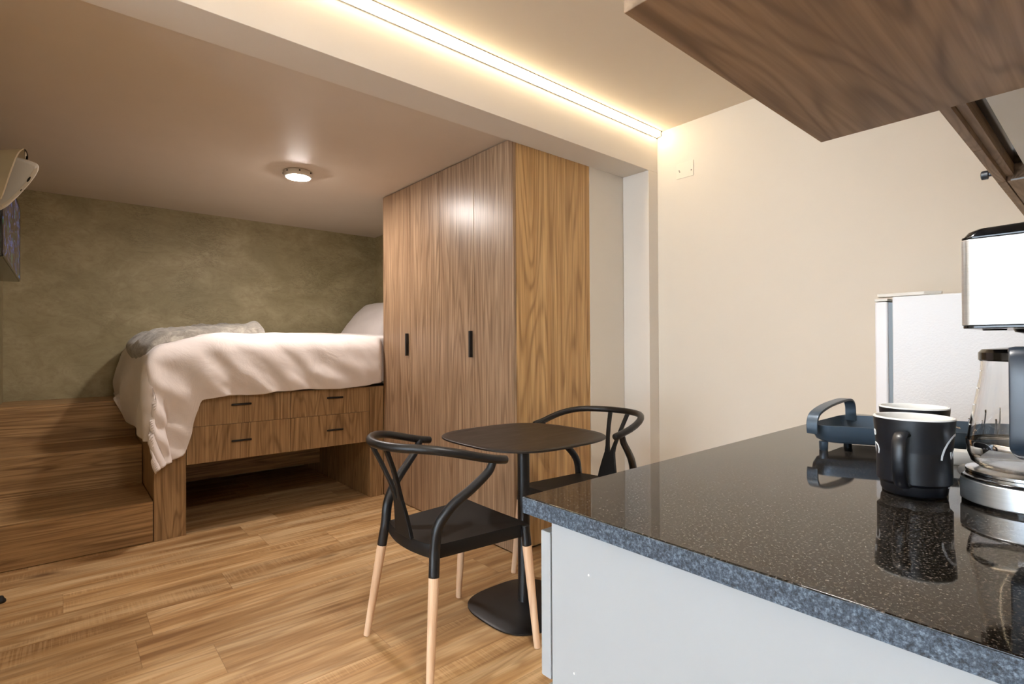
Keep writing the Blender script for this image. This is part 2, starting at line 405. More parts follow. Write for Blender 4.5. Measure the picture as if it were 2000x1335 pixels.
# ------------------------------------------------------------------ wardrobe
wd = empty('wardrobe', (1.86, 2.16, 0))
tag(wd, 'tall built-in wood veneer wardrobe with flush doors and two black handles', 'wardrobe')
def rel(a, b, o): return tuple(p-q for p, q in zip(a, o)), tuple(p-q for p, q in zip(b, o))
WO = (1.86, 2.16, 0)
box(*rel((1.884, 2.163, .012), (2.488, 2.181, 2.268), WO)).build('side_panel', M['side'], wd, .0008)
box(*rel((1.884, 2.182, .012), (2.486, 3.688, 2.262), WO)).build('carcass', M['dark'], wd)  # dark colour stands in for the shade inside the door seams
box(*rel((1.90, 2.18, 0), (2.47, 3.68, .012), WO)).build('plinth', M['dark'], wd)
ys = [2.162, 2.519, 2.90, 3.28, 3.688]
for k in range(4):
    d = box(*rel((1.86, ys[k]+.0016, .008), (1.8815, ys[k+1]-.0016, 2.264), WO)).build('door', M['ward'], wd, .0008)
    if k in (1, 3):
        yh = 2.543 if k == 1 else 3.308
        box(*rel((1.838, yh-.008, 1.064), (1.8595, yh+.008, 1.222), WO)).build('handle', M['black'], d, .002)

# ------------------------------------------------------------------ stairs
st = empty('stair', (.04, 3.70, 0)); SO = (.04, 3.70, 0)
tag(st, 'three wooden steps leading up beside the raised bed', 'stairs')
X0, X1 = AL+.002, .398
for k, (ya, yb, z0, z1) in enumerate(((3.692, 4.246, 0, .236), (4.248, 4.667, .236, .492), (4.669, 5.118, .492, .756))):
    b0 = 0.004 if k == 0 else z0+.0005
    box(*rel((X0, ya, b0), (X1, ya+.018, z1-.0185), SO)).build('riser', M['step'], st, .0006)
    box(*rel((X0, ya-.0, z1-.018), (X1, yb+(.018 if k < 2 else 0), z1), SO)).build('tread', M['step'], st, .0008)
    box(*rel((X0+.01, ya+.02, 0), (X1-.01, yb if k < 2 else 5.116, z1-.019), SO)).build('step_block', M['dark'], st)

# ------------------------------------------------------------------ bed platform
bd = empty('storage_bed', (1.1, 3.69, 0)); BO = (1.1, 3.69, 0)
tag(bd, 'raised wood veneer storage bed base with four drawers', 'bed')
ZT = .83
box(*rel((.402, 3.69, .001), (.563, 5.116, ZT), BO)).build('end_panel', M['draw'], bd, .001)
box(*rel((1.749, 3.69, .001), (1.858, 5.116, ZT), BO)).build('end_panel', M['draw'], bd, .001)
box(*rel((.565, 3.71, ZT-.02), (1.747, 5.116, ZT), BO)).build('bed_deck', M['draw'], bd)
box(*rel((1.86, 3.692, ZT-.02), (2.488, 5.116, ZT), BO)).build('bed_deck', M['draw'], bd)
box(*rel((.565, 3.712, .425), (1.747, 3.75, ZT-.021), BO)).build('drawer_carcass', M['dark'], bd)  # carcass coloured dark so the drawer gaps read as shaded
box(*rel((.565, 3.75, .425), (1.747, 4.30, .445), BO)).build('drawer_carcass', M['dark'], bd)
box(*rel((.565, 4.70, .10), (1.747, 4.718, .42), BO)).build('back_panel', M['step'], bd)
for (xa, xb) in ((.567, 1.1705), (1.1735, 1.745)):
    for (za, zb, zh) in ((.421, .6455, .537), (.6475, ZT-.002, .767)):
        d = box(*rel((xa, 3.6905, za), (xb, 3.709, zb), BO)).build('drawer', M['draw'], bd, .0006)
        xc = .868 if xa < 1 else 1.479
        MB().tube([(xc-.056-BO[0], 3.678-BO[1], zh), (xc+.056-BO[0], 3.678-BO[1], zh)], .0065, 12).box(*rel((xc-.045, 3.68, zh-.004), (xc-.037, 3.6905, zh+.004), BO)).box(*rel((xc+.037, 3.68, zh-.004), (xc+.045, 3.6905, zh+.004), BO)).build('handle', M['black'], d)

# mattress under the duvet
mt = MB().prism(rounded([(.56, 3.84), (2.45, 3.84), (2.45, 5.07), (.56, 5.07)], .08), ZT+.002, 1.09).build('mattress', M['linen'], None, .03, 3)
tag(mt, 'mattress lying on the raised bed under the white duvet', 'mattress')

def sstep(a, b, x):
    u = max(0., min(1., (x-a)/(b-a))); return u*u*(3-2*u)
DX0, DY0, DZ, DR = .485, 3.765, 1.207, .105
def top_z(x, y):      # height of the duvet's upper side
    e = .018*math.sin(min(1, max(0, (2.47-x)/2))*PI)*sstep(DY0, DY0+.5, y)
    return DZ+e-.075*sstep(.80, .36, x)*(1-.5*sstep(4.2, 4.9, y))
def duvet(u, v, lift=0.):
    """u: head(0) -> foot hem(1); v: wall(0) -> front hem(1)"""
    s0 = 2.47; L = (s0-DX0)+.60
    s = s0-L*u
    fd = .435+.008*math.sin(s*9)+.31*sstep(.64, .545, s)-.022*sstep(1.2, 1.9, s)
    t0 = 5.09
    t = t0-(t0-DY0)*v/.75 if v < .75 else DY0-fd*(v-.75)/.25
    a = max(0., DX0-s); b = max(0., DY0-t)
    d = (a**5+b**5)**(1/5) if (a > 0 or b > 0) else 0.
    drop = DR*(1-math.cos(min(d/DR, PI/2)))+max(0., d-DR*PI/2)
    oa = DR*math.sin(min(a/DR, PI/2)); ob = DR*math.sin(min(b/DR, PI/2))
    x = (s if a == 0 else DX0-oa); y = (t if b == 0 else DY0-ob)
    z = top_z(max(s, DX0-.1), max(t, DY0))-drop
    k = min(1., drop/.3)
    cr = sstep(0., .10, min(a, b))
    if a > 0 and b > 0:
        th = math.atan2(b, a)/(PI/2)                       # 0 on the foot side, 1 on the front
        g = sstep(.05, .6, drop)
        x += cr*g*(.02-.05*(1-th)**1.5+.045*th)
        y -= cr*g*(.012+.05*math.sin(th*PI))
        f = cr*.012*math.sin(th*8.5+.6+drop*3)*min(1, drop/.25)
        x -= f*.8; y -= f*.35+.006*cr
    if b > 0:
        f = .009*k*math.sin(s*26+z*30+3.*noise.noise((s*2.5, z*3, 0)))*sstep(2.3, .9, s)
        f += .012*k*noise.noise((s*7.0+z*7, z*5-s*3, 3.1))+.006*k*noise.noise((s*16+z*16, z*9, 5.1))
        y -= max(-.004, f+.006)+.020*k*math.sin(min(1., drop/.38)*PI)
        if s > 1.80: y = y+(max(y, 3.715)-y)*sstep(1.80, 1.855, s)
    if a > 0:
        f = .018*k*math.sin(t*9+z*5+1.0)+.014*k*noise.noise((t*5, z*4, 7.7))
        x -= max(-.004, f+.010)+.05*k*math.sin(min(1., drop/.55)*PI)*sstep(3.9, 4.6, t)
        lim = .775+.012*math.sin(t*11)
        if y > 4.60 and z < lim:
            ex = (lim-z)*.5; z = lim+.004*math.sin(t*20); x -= min(.06, ex)
    w = noise.noise((x*3, y*3, z*3))*.006+noise.noise((x*9+z*4, y*9, z*9+x*4))*.0035
    topk = (1-min(1., drop/.08))
    z += w*(1+topk)
    x -= w*.8 if a > 0 else 0; y -= w*.8 if b > 0 else 0
    if s > 1.84: y = max(y, 3.712)
    z += lift
    return (x, min(y, 5.105), z)
dv = MB().grid(duvet, 240, 200).build('duvet', M['linen'], None, smooth=True)
sm = dv.modifiers.new('relax', 'SMOOTH'); sm.iterations = 5; sm.factor = .5
so = dv.modifiers.new('thick', 'SOLIDIFY'); so.thickness = .012; so.offset = 1
tag(dv, 'white cotton duvet draped over the raised bed with a hanging corner', 'duvet')

# pillow leaning on the wall at the head
def pillow_mesh(a, b, c, n=40):
    mb = MB()
    def side(sg):
        def fn(u, v):
            x, y = 2*u-1, 2*v-1
            e = max(0., (1-abs(x)**2.6)*(1-abs(y)**2.6))**.42
            px = x*a*(1-.07*(1-abs(y))**1.0*abs(x)**6); py = y*b*(1-.07*abs(y)**6*(1-abs(x)))
            w = noise.noise((x*2.2, y*2.2, sg*3))*.012
            return (px, py, sg*e*c+w*e)
        return fn
    mb.grid(side(1), n, n); mb.grid(side(-1), n, n); return mb
pl = pillow_mesh(.24, .37, .085).build('pillow', M['linen'], None, smooth=True)
pl.matrix_world = Matrix.Translation((2.235, 4.66, 1.365)) @ Matrix.Rotation(math.radians(6), 4, 'Z') @ Matrix.Rotation(math.radians(-48), 4, 'Y')
tag(pl, 'white pillow propped at the head of the bed behind the wardrobe', 'pillow')

# folded plush throw across the foot of the bed
def throw(sg):
    def fn(u, v):
        # u along X from foot side to head side, v along Y from front edge to wall side
        y = 3.90+.16*u+(1.1-.2*u)*v
        s = DX0-.13+(.76+.05*math.sin(v*5))*u
        s -= .05*math.sin(v*PI)*(1-u)
        a = max(0., DX0-s); oa = DR*math.sin(min(a/DR, PI/2)); drop = DR*(1-math.cos(min(a/DR, PI/2)))+max(0., a-DR*PI/2)
        x = s if a == 0 else DX0-oa
        e = max(0., (1-abs(2*u-1)**6)*(1-abs(2*v-1)**8))**.5
        th = .058+.016*math.sin(u*7+v*3)+.03*math.exp(-((u-.93)/.07)**2)+.02*math.exp(-((u-.12)/.12)**2)+.022*noise.noise((u*5, v*6, 1))
        zz = top_z(max(x, DX0-.1), y)+.015-drop+.004*math.sin(v*9)
        if sg > 0: z = zz+e*th*(1-.25*sstep(0, .1, drop)); x -= e*th*.9*sstep(0, .1, drop)
        else: z = zz-.004
        z += .007*noise.noise((x*14, y*14, sg))+.01*e*noise.noise((x*28, y*28, 2)); x += .014*noise.noise((y*8, sg, 4))
        return (x, y, z)
    return fn
th = MB().grid(throw(1), 90, 90).grid(throw(-1), 90, 90).build('throw_blanket', M['fur'], None, smooth=True)
tag(th, 'folded grey plush throw lying across the foot of the white duvet', 'blanket')

# ------------------------------------------------------------------ chairs
def make_chair(loc, rz, label):
    c = empty('dining_chair', loc, rz)
    tag(c, label, 'chair', 'dining chairs at the black table')
    # seat
    outline = [(.212, -.205), (.215, .205)]
    pts = []
    for k in range(13):
        y = -.205+.41*k/12; pts.append((.215-.004*(1-(y/.205)**2), y))
    for k in range(13):
        y = .172-.344*k/12; pts.append((-.185-.028*(1-(y/.172)**2), y))
    n = len(pts)
    def ring(k, z, dz=0.): return [(x*k, y*k, z+dz*(x*x)) for x, y in pts]
    MB().loft([ring(.93, .400), ring(.985, .402), ring(1.0, .412), ring(1.0, .446), ring(.992, .450), ring(.95, .449), ring(.6, .440), ring(.2, .436)]).build('seat', M['black_plastic'], c)
    for sy in (-1, 1):
        foot = Vector((-.246, sy*.236, 0)); top = Vector((-.190, sy*.182, .445))
        j = foot.lerp(top, .355/.445)
        # curved support from below the seat to the arm
        P = [j, foot.lerp(top, .9), top, (-.178, sy*.186, .52), (-.135, sy*.206, .585), (-.07, sy*.234, .64), (-.015, sy*.252, .69), (.004, sy*.257, .728)]
        MB().tube(spline(P, 7), [.0185]*22+[.0185-.0045*k/27 for k in range(28)], 16, True).build('arm_support', M['tube'], c)
        MB().tube([foot+Vector((0, 0, .0)), foot.lerp(j, .5), j], [.0125, .0155, .0185], 18, False).build('leg', M['beech'], c)
        MB().lathe([(.0105, .0), (.0118, .002)], (foot.x, foot.y, -.0012), 18).build('foot_pad', M['dark'], c)
        ff = Vector((.205, sy*.262, 0)); ft = Vector((.196, sy*.205, .446)); fj = ff.lerp(ft, .370/.446)
        MB().tube([fj, ft], [.0178, .0172], 18, False).build('leg_sleeve', M['tube'], c, .003)
        MB().tube([ff, ff.lerp(fj, .5), fj], [.0125, .0152, .0182], 18, False).build('leg', M['beech'], c)
        MB().lathe([(.0105, .0), (.0118, .002)], (ff.x, ff.y, -.0012), 18).build('foot_pad', M['dark'], c)
    # curved rail
    P = []
    def hz(x): return .722+(.066)*sstep(.10, -.26, x)
    for k in range(3): x = .055-.035*k; P.append((x, -.261, hz(x)))
    for k in range(0, 19):
        a = -PI/2+k*PI/18; x = -.05-.262*math.cos(a); P.append((x, .262*math.sin(a), hz(x)))
    for k in range(3): x = -.015+.035*k; P.append((x, .261, hz(x)))
    MB().tube(P, .0155, 18).build('arm_rail', M['tube'], c)
    # Y shaped splat: one flat plate that forks
    mb = MB()
    def plate(path):   # path: list of (t, y, halfwidth); t 0 seat .. 1 rail
        rings = []
        for t_, y, hw in path:
            x = -.207-.098*t_+.018*math.sin(t_*PI); z = .445+(.775-.445)*t_; d = .0075
            rings.append([(x-d, y-hw, z), (x+d, y-hw, z), (x+d, y+hw, z), (x-d, y+hw, z)])
        mb.loft(rings)
    sp = [(0, 0, .060), (.12, 0, .053), (.26, 0, .042), (.36, 0, .034), (.42, 0, .030)]
    plate(sp)
    for sg in (-1, 1):
        plate([(.41, sg*.0165, .0145), (.5, sg*.021, .0105), (.62, sg*.030, .0095), (.8, sg*.043, .0098), (1.0, sg*.056, .011)])
    mb.build('splat', M['black_plastic'], c, .003)
    return c
make_chair((1.15, 1.708, .0015), math.radians(-.6), 'nearer black wishbone armchair with beech legs, left of the round-cornered table')
make_chair((1.915, 1.735, .0015), math.radians(180), 'farther black wishbone armchair behind the small table, partly hidden by the counter')

# ------------------------------------------------------------------ table
tb = empty('cafe_table', (1.53, 1.716, 0))
tag(tb, 'small black pedestal table with thin rounded square top between two chairs', 'table')
def plate_rings(a, e, zs): return [[(x, y, z) for x, y in superellipse(0, 0, a*k, a*k*.985, e)] for k, z in zs]
MB().loft(plate_rings(.318, 3.1, [(.985, .733), (1, .735), (1, .741), (.992, .743), (.9, .743)])).build('tabletop', M['ttop'], tb)
MB().lathe([(.03, .02), (.0265, .03), (.0265, .71), (.05, .716), (.09, .7325)], n=32).build('pedestal', M['tube'], tb)
MB().loft(plate_rings(.222, 3.0, [(.98, 0), (1, .003), (1, .008), (.96, .013), (.5, .019), (.14, .026)])).build('base', M['black'], tb)

# ------------------------------------------------------------------ kitchen: base cabinets and worktop
CZ = .92
ct = empty('worktop', (.5, .56, CZ)); CO = (.5, .56, CZ)
tag(ct, 'polished black speckled granite worktop on the pale grey cabinets', 'worktop')
box(*rel((.4995, -.078, .8972), (1.848, .5595, .92), CO)).build('slab', M['granite'], ct, .0015)
box(*rel((.498, -.078, .8965), (.5005, .561, .9185), CO)).box(*rel((.5005, .5590, .8965), (1.849, .561, .9185), CO)).build('sawn_daylit_edge', M['granite_edge'], ct)
kb = empty('base_cabinet', (.51, .515, 0)); KO = (.51, .515, 0)
tag(kb, 'pale grey kitchen base cabinet with drawer fronts below the granite worktop', 'cabinet')
box(*rel((.510, -.078, .10), (.528, .515, .8955), KO)).build('end_panel', M['cab'], kb, .001)
box(*rel((.529, -.078, .10), (1.838, .512, .8955), KO)).build('carcass', M['cab_gap'], kb)
box(*rel((.56, -.078, 0), (1.80, .46, .10), KO)).build('plinth', M['cab'], kb)
for (xa, xb) in ((.5102, 1.16), (1.163, 1.838)):
    for (za, zb) in ((.674, .876), (.39, .655), (.105, .372)):
        box(*rel((xa, .518, za), (xb, .5365, zb), KO)).build('drawer_front', M['cab'], kb, .0015)
for (y, z) in ((.448, .841), (.474, .704)):
    MB().lathe([(.0016, 0), (.0012, .0006)], n=16).build('screw_cap', M['white_lam'], kb)
caps = [o for o in kb.children if o.name.startswith('screw_cap')]
for o, (y, z) in zip(caps, ((.448, .841), (.474, .704))):
    o.rotation_euler = (0, -PI/2, 0); o.location = (-.0001, y-.515, z)

# ------------------------------------------------------------------ upper cabinets
UY = .25
ua = empty('wall_cabinet', (.33, .25, 1.39)); UO = (.33, .25, 1.39)
tag(ua, 'nearest wall cabinet seen from below with a broad walnut grained underside', 'cabinet', 'wall cabinets')
box(*rel((.329, -.078, 1.3905), (.733, .25, 1.4088), UO)).build('bottom_panel', M['upper'], ua, .0008)
box(*rel((.329, .232, 1.4095), (.733, .25, 2.30), UO)).build('door', M['upper'], ua, .0012)
box(*rel((.331, -.078, 1.4095), (.733, .231, 2.30), UO)).build('carcass', M['white_lam'], ua, .0006)
ub = empty('extractor_cabinet', (.737, .25, 1.62)); UB = (.737, .25, 1.62)
tag(ub, 'raised wall cabinet with recessed glossy white underside and wooden door edges', 'cabinet', 'wall cabinets')
box(*rel((.737, -.078, 1.650), (2.155, .188, 2.30), UB)).build('carcass', M['white_lam'], ub)
box(*rel((.737, .213, 1.634), (2.155, .2295, 2.30), UB)).build('front_rail', M['upper'], ub)
box(*rel((.737, .189, 1.668), (2.155, .2125, 2.29), UB)).build('shadow_gap', M['maker_black'], ub)  # black block in the gap, its colour standing in for shade
for (xa, xb) in ((.737, 1.755), (1.7575, 2.156)):
    d = box(*rel((xa, .2305, 1.62), (xb, .25, 2.30), UB)).build('door', M['upper'], ub, .001)
    if xa > 1:
        k = MB().lathe([(.006, 0), (.006, .010), (.013, .012), (.013, .026), (.010, .028)], n=20).build('knob', M['handle_blk'], d)
        k.rotation_euler = (-PI/2, 0, 0); k.location = (2.09-UB[0], .2502-UB[1], 1.634-UB[2])
uc = empty('wall_cabinet', (2.158, .25, 1.62)); UC = (2.158, .25, 1.62)
tag(uc, 'farthest wall cabinet by the cream wall above the fridge, warm wood underside', 'cabinet', 'wall cabinets')
box(*rel((2.158, -.078, 1.62), (2.176, .228, 2.30), UC)).build('side_panel', M['upper'], uc, .0006)
box(*rel((2.176, -.078, 1.621), (2.915, .228, 1.639), UC)).build('bottom_panel', M['upper'], uc, .0006)
box(*rel((2.176, -.078, 1.6395), (2.915, .228, 2.30), UC)).build('carcass', M['white_lam'], uc)
box(*rel((2.158, .2305, 1.6195), (2.916, .25, 2.30), UC)).build('door', M['upper'], uc, .001)
box(*rel((2.1535, -.05, 1.6195), (2.1577, .22, 1.6235), UC)).build('edge_profile', M['alu'], uc)

# ------------------------------------------------------------------ fridge
FO = (2.35, .57, 0)
fr = empty('fridge', FO)
tag(fr, 'white refrigerator with textured side standing between worktop and cream wall', 'fridge')
box(*rel((2.352, -.05, .02), (2.90, .566, 1.308), FO)).build('body', M['fridge'], fr, .004)
box(*rel((2.350, .580, .03), (2.902, .622, 1.292), FO)).build('door', M['fridge_door'], fr, .008, 3)
box(*rel((2.358, .5665, .035), (2.895, .5795, 1.288), FO)).build('gasket', M['gasket'], fr)
box(*rel((2.350, .580, 1.2935), (2.902, .622, 1.303), FO)).build('door_cap', M['white_plastic'], fr, .002)
MB().prism(rounded([(.002, -.10), (.05, -.16), (.05, .045), (.002, .045)], .008), 1.309, 1.322).build('hinge_cover', M['white_plastic'], fr, .002)
for (x, y) in ((.04, -.55), (.51, -.55), (.04, -.05), (.51, -.05)):
    MB().lathe([(.018, 0), (.018, .0195)], (x, y, 0), 16).build('leg', M['dark'], fr)

# cover plate on the wall
cp = empty('cover_plate', (XW, 1.765, 2.212)); tag(cp, 'painted square cover plate with screw holes high on the cream wall', 'wall plate')
box((-.0035, -.062, -.047), (-.0002, .055, .047)).build('plate', M['plate'], cp, .001)
for (y, z) in ((.035, .002), (.031, -.006), (-.048, -.012)):
    box((-.0042, y-.003, z-.003), (-.0036, y+.003, z+.003)).build('screw_hole', M['dark'], cp)

# ------------------------------------------------------------------ mugs
def mug(loc, rz, label, printed=True):
    o = empty('mug', loc, rz); tag(o, label, 'mug', 'mugs on the worktop')
    R0, R1, Hh = .038, .048, .110
    def rad(z): return R0+(R1-R0)*(z/Hh)**.85
    prof = [(.030, .0006), (R0-.006, 0), (R0-.001, .002), (R0+.001, .006)]+[(rad(z), z) for z in (.015, .03, .045, .06, .075, .09, .1)]+[(R1-.0002, Hh-.002)]
    MB().lathe(prof+[(R1-.0035, Hh-.002), (R1-.004, .02), (R0-.006, .008)], n=72).build('body', M['mug'], o)
    ins = [(R1-.0001, Hh-.0019), (R1-.0008, Hh), (R1-.003, Hh+.0002), (R1-.0042, Hh-.002)]+[(rad(z)-.0042, z) for z in (.09, .07, .05, .03, .015)]+[(R0-.01, .0085), (.002, .008)]
    MB().lathe(ins, n=72, cap=False).build('lining', M['mug_in'], o)
    # handle on local +x
    P = spline([(rad(.088)-.002, 0, .088), (rad(.088)+.012, 0, .0905), (rad(.08)+.024, 0, .082), (rad(.06)+.029, 0, .060), (rad(.04)+.027, 0, .038), (rad(.02)+.018, 0, .021), (rad(.016)-.001, 0, .018)], 8)
    MB().tube(P, .0082, 20, True, .5, up=(0, 0, 1)).build('handle', M['mug'], o)
    if printed:
        def onmug(ang, z, off=.0006):
            r = rad(z)+off; return (r*math.cos(ang), r*math.sin(ang), z)
        def stroke(path, w, name='lettering'):
            # path of (arc length in m from angle a0, z)
            mb = MB(); P2 = [Vector((a, b)) for a, b in path]; L = []; R_ = []
            for i in range(len(P2)):
                d = (P2[min(i+1, len(P2)-1)]-P2[max(i-1, 0)]).normalized(); nn = Vector((-d.y, d.x))*w
                L.append(P2[i]+nn); R_.append(P2[i]-nn)
            v = [onmug(p.x/.044, p.y) for p in L]+[onmug(p.x/.044, p.y) for p in R_]+[onmug(p.x/.044, p.y, .0001) for p in L]+[onmug(p.x/.044, p.y, .0001) for p in R_]
            k = len(P2); f = []
            for i in range(k-1):
                f += [(i, i+1, k+i+1, k+i), (2*k+i, 3*k+i, 3*k+i+1, 2*k+i+1), (i, 2*k+i, 2*k+i+1, i+1), (k+i, k+i+1, 3*k+i+1, 3*k+i)]
            f += [(0, k, 3*k, 2*k), (k-1, 3*k-1, 4*k-1, 2*k-1)]
            mb.add(v, f).build(name, M['print'], o)
        ell = lambda c, z, a, b: [(c+a*math.cos(q*PI/12), z+b*math.sin(q*PI/12)) for q in range(25)]
        s0 = -.046
        stroke(ell(s0-.002, .085, .0035, .0035), .0011)
        stroke([(s0-.007, .069), (s0+.001, .069), (s0+.006, .0665), (s0+.0075, .061), (s0+.006, .0555), (s0+.001, .053), (s0-.007, .053), (s0-.007, .069)], .0012)
        for q, zz in enumerate((.046, .041, .035)): stroke([(s0-.004+q*.001, zz), (s0+.002+q*.0012, zz)], .0014+.0002*q)
        # round emblem on the opposite side
        s1 = .072
        stroke(ell(s1, .052, .029, .037), .0014)
        stroke([(s1-.012, .066), (s1-.009, .050), (s1-.004, .066), (s1+.001, .050)], .0014)
    return o
view = math.atan2(.2, .93)
mug((.93, .200, CZ), view+PI+math.radians(-13), 'front black mug with white interior and lettering, its handle toward the viewer')
mug((1.078, .231, CZ), view+math.radians(20), 'second black mug mostly hidden behind the lettered front mug', False)

# ------------------------------------------------------------------ dish rack
dr = empty('dish_rack', (1.15, .41, CZ)); DO = (1.15, .41, CZ)
tag(dr, 'gunmetal tray rack with arched end handle and small feet on the worktop', 'dish rack')
poly = [(1.146, .430), (1.372, .430), (1.47, .13), (1.295, .10)]
P0 = rounded(poly, .032, 7)
cxm = sum(p[0] for p in poly)/4; cym = sum(p[1] for p in poly)/4
def sc_(k): return [((x-cxm)*k+cxm-DO[0], (y-cym)*k+cym-DO[1]) for x, y in P0]
n = len(P0)
def rg(k, z): return [(x, y, z) for x, y in sc_(k)]
MB().loft([rg(.5, .016), rg(.90, .0155), rg(.95, .020), rg(.985, .032), rg(1, .050), rg(.985, .0505), rg(.965, .034), rg(.93, .023), rg(.5, .021)]).build('tray', M['gun'], dr)
# arched handle plate standing on the left end: flat band from the front corner to the back corner
A = Vector((1.150-DO[0], .424-DO[1], 0)); B = Vector((1.372-DO[0], .420-DO[1], 0))
def hpt(u, z, off): p = A.lerp(B, u); return (p.x, p.y+off, z)
path = [(-.005, .034), (-.014, .046), (-.004, .061), (.07, .074), (.30, .084), (.58, .089), (.80, .090), (.90, .085), (.945, .073), (.955, .056), (.965, .040)]
pp = spline([(a, b, 0) for a, b in path], 6); w_ = .0105
rings = []
for i, p in enumerate(pp):
    d = (pp[min(i+1, len(pp)-1)]-pp[max(i-1, 0)]); L_ = Vector((d.x*.229, d.y)).normalized(); nx, nz = -L_.y/.229*.0028, L_.x*.0028
    ww = w_
    rings.append([hpt(p.x+nx, p.y+nz, -ww-.012), hpt(p.x+nx, p.y+nz, ww-.012), hpt(p.x-nx, p.y-nz, ww-.012), hpt(p.x-nx, p.y-nz, -ww-.012)])
MB().loft(rings).build('handle', M['gun'], dr, .0015)
for (x, y) in ((1.172, .400), (1.33, .405), (1.315, .14), (1.43, .16)):
    MB().lathe([(.007, .0), (.0078, .001), (.0082, .017)], (x-DO[0], y-DO[1], 0), 20).build('foot', M['gun'], dr)
# upright chrome prongs at the far end
for (x, y, h) in ((1.36, .205, .058), (1.40, .205, .075), (1.37, .175, .060), (1.42, .175, .078), (1.385, .15, .058), (1.345, .23, .055)):
    q = [(x-DO[0], y-DO[1], .024), (x-DO[0]+.001, y-DO[1]-.002, h*.6), (x-DO[0]-.002, y-DO[1]-.004, h), (x-DO[0]-.002, y-DO[1]-.003, h+.008)]
    MB().tube(spline(q, 4), .0021, 8).build('prong', M['chrome'], dr)
MB().tube(spline([(x-DO[0], y-DO[1], z) for x, y, z in ((1.300, .222, .026), (1.302, .222, .045), (1.307, .217, .052), (1.313, .210, .050))], 5), .0025, 8).build('prong', M['chrome'], dr)

# white sachets beside the mug
sh = superellipse(0, 0, .018, .024, 4, 24)
s1 = MB().loft([[(x*.97, y*.97, 0) for x, y in sh], [(x, y, .002) for x, y in sh], [(x, y, .021) for x, y in sh], [(x*.94, y*.94, .0235) for x, y in sh]]).build('sugar_packet', M['white_lam'], None)
s1.location = (1.215, .197, CZ); s1.rotation_euler.z = .3
tag(s1, 'small square white packet between the mugs and the coffee maker', 'packet')
s2 = MB().lathe([(.006, 0), (.012, .001), (.0165, .008), (.0155, .015), (.010, .020), (.003, .0215)], n=28).build('creamer_pot', M['white_lam'], None)
s2.location = (1.105, .163, CZ)
tag(s2, 'small rounded white pot standing against the coffee maker base', 'creamer pot')

# ------------------------------------------------------------------ coffee maker
KX, KY = .90, .155
cm = empty('coffee_maker', (1.0, .06, CZ)); QO = (1.0, .06, CZ)
tag(cm, 'steel and black drip coffee maker at the right end of the worktop', 'coffee maker')
def dshape(x0, x1, y0, y1, r=.03, bulge=.02, n=10):
    p = []
    for k in range(n+1):                       # bulged front edge (towards -x)
        u = k/n; y = y1+(y0-y1)*u; p.append((x0+bulge*(abs(2*u-1)**4), y))
    p += [(x1, y0), (x1, y1)]
    return [(a-QO[0], b-QO[1]) for a, b in p]
def solid(poly, zs): return MB().loft([[(x, y, z) for x, y in poly] for z in zs])
base = dshape(.893, 1.14, -.035, .150, bulge=.045, n=24)
solid(base, (.004, .033)).build('base', M['brushed'], cm, .002)
solid([(x*.985, y*.985) for x, y in base], (.0, .004)).build('base_foot', M['maker_black'], cm)
solid([(x*.99, y*.99) for x, y in base], (.033, .037)).build('base_top', M['maker_black'], cm, .002)
CX_, CY_ = .985-QO[0], .085-QO[1]
MB().lathe([(.066, .0375), (.066, .041), (.060, .043), (.02, .043)], (CX_, CY_, 0)).build('hot_plate', M['steel'], cm)
box(*rel((1.075, -.03, CZ+.0375), (1.138, .075, CZ+.236), QO)).build('back_column', M['maker_black'], cm, .008, 3)
head = rounded([(.912-QO[0], -.035-QO[1]), (1.14-QO[0], -.035-QO[1]), (1.14-QO[0], .144-QO[1]), (.912-QO[0], .144-QO[1])], .013, 8)
solid(head, (.238, .352)).build('head', M['brushed'], cm, .001)
solid([(x*.985, y*.985) for x, y in head], (.234, .2378)).build('head_base', M['maker_black'], cm, .0008)
solid([(x*.995, y*.995) for x, y in head], (.3525, .3555)).build('head_trim', M['maker_black'], cm, .0008)
lid = [(x*.985, y*.97) for x, y in head]
MB().loft([[(x, y, .356) for x, y in lid], [(x*.96, y*.95, .362+.02*max(0, -(y))) for x, y in lid], [(x*.9, y*.85, .366+.05*max(0, -(y))) for x, y in lid]]).build('lid', M['maker_black'], cm)
MB().loft([[(x, y, z) for x, y in superellipse(.02, .085, .012, .008*k, 2, 16)] for k, z in ((.6, .338), (1, .346), (1.1, .3485))]).build('lid_tab', M['gun'], cm)
MB().lathe([(.026, .2335), (.024, .2295), (.014, .2265)], (-.005, .015, 0), 32).build('drip_outlet', M['maker_black'], cm)
MB().lathe([(.013, .2335), (.012, .2315)], (-.045, .055, 0), 24).build('drip_outlet', M['maker_black'], cm)
for (y, r) in ((.088, .0025), (.070, .003)):
    MB().lathe([(r, .0372), (r*.8, .0382)], (-.075+.03*(y-.07)*20, y-.035, 0), 12).build('rivet', M['chrome'], cm)
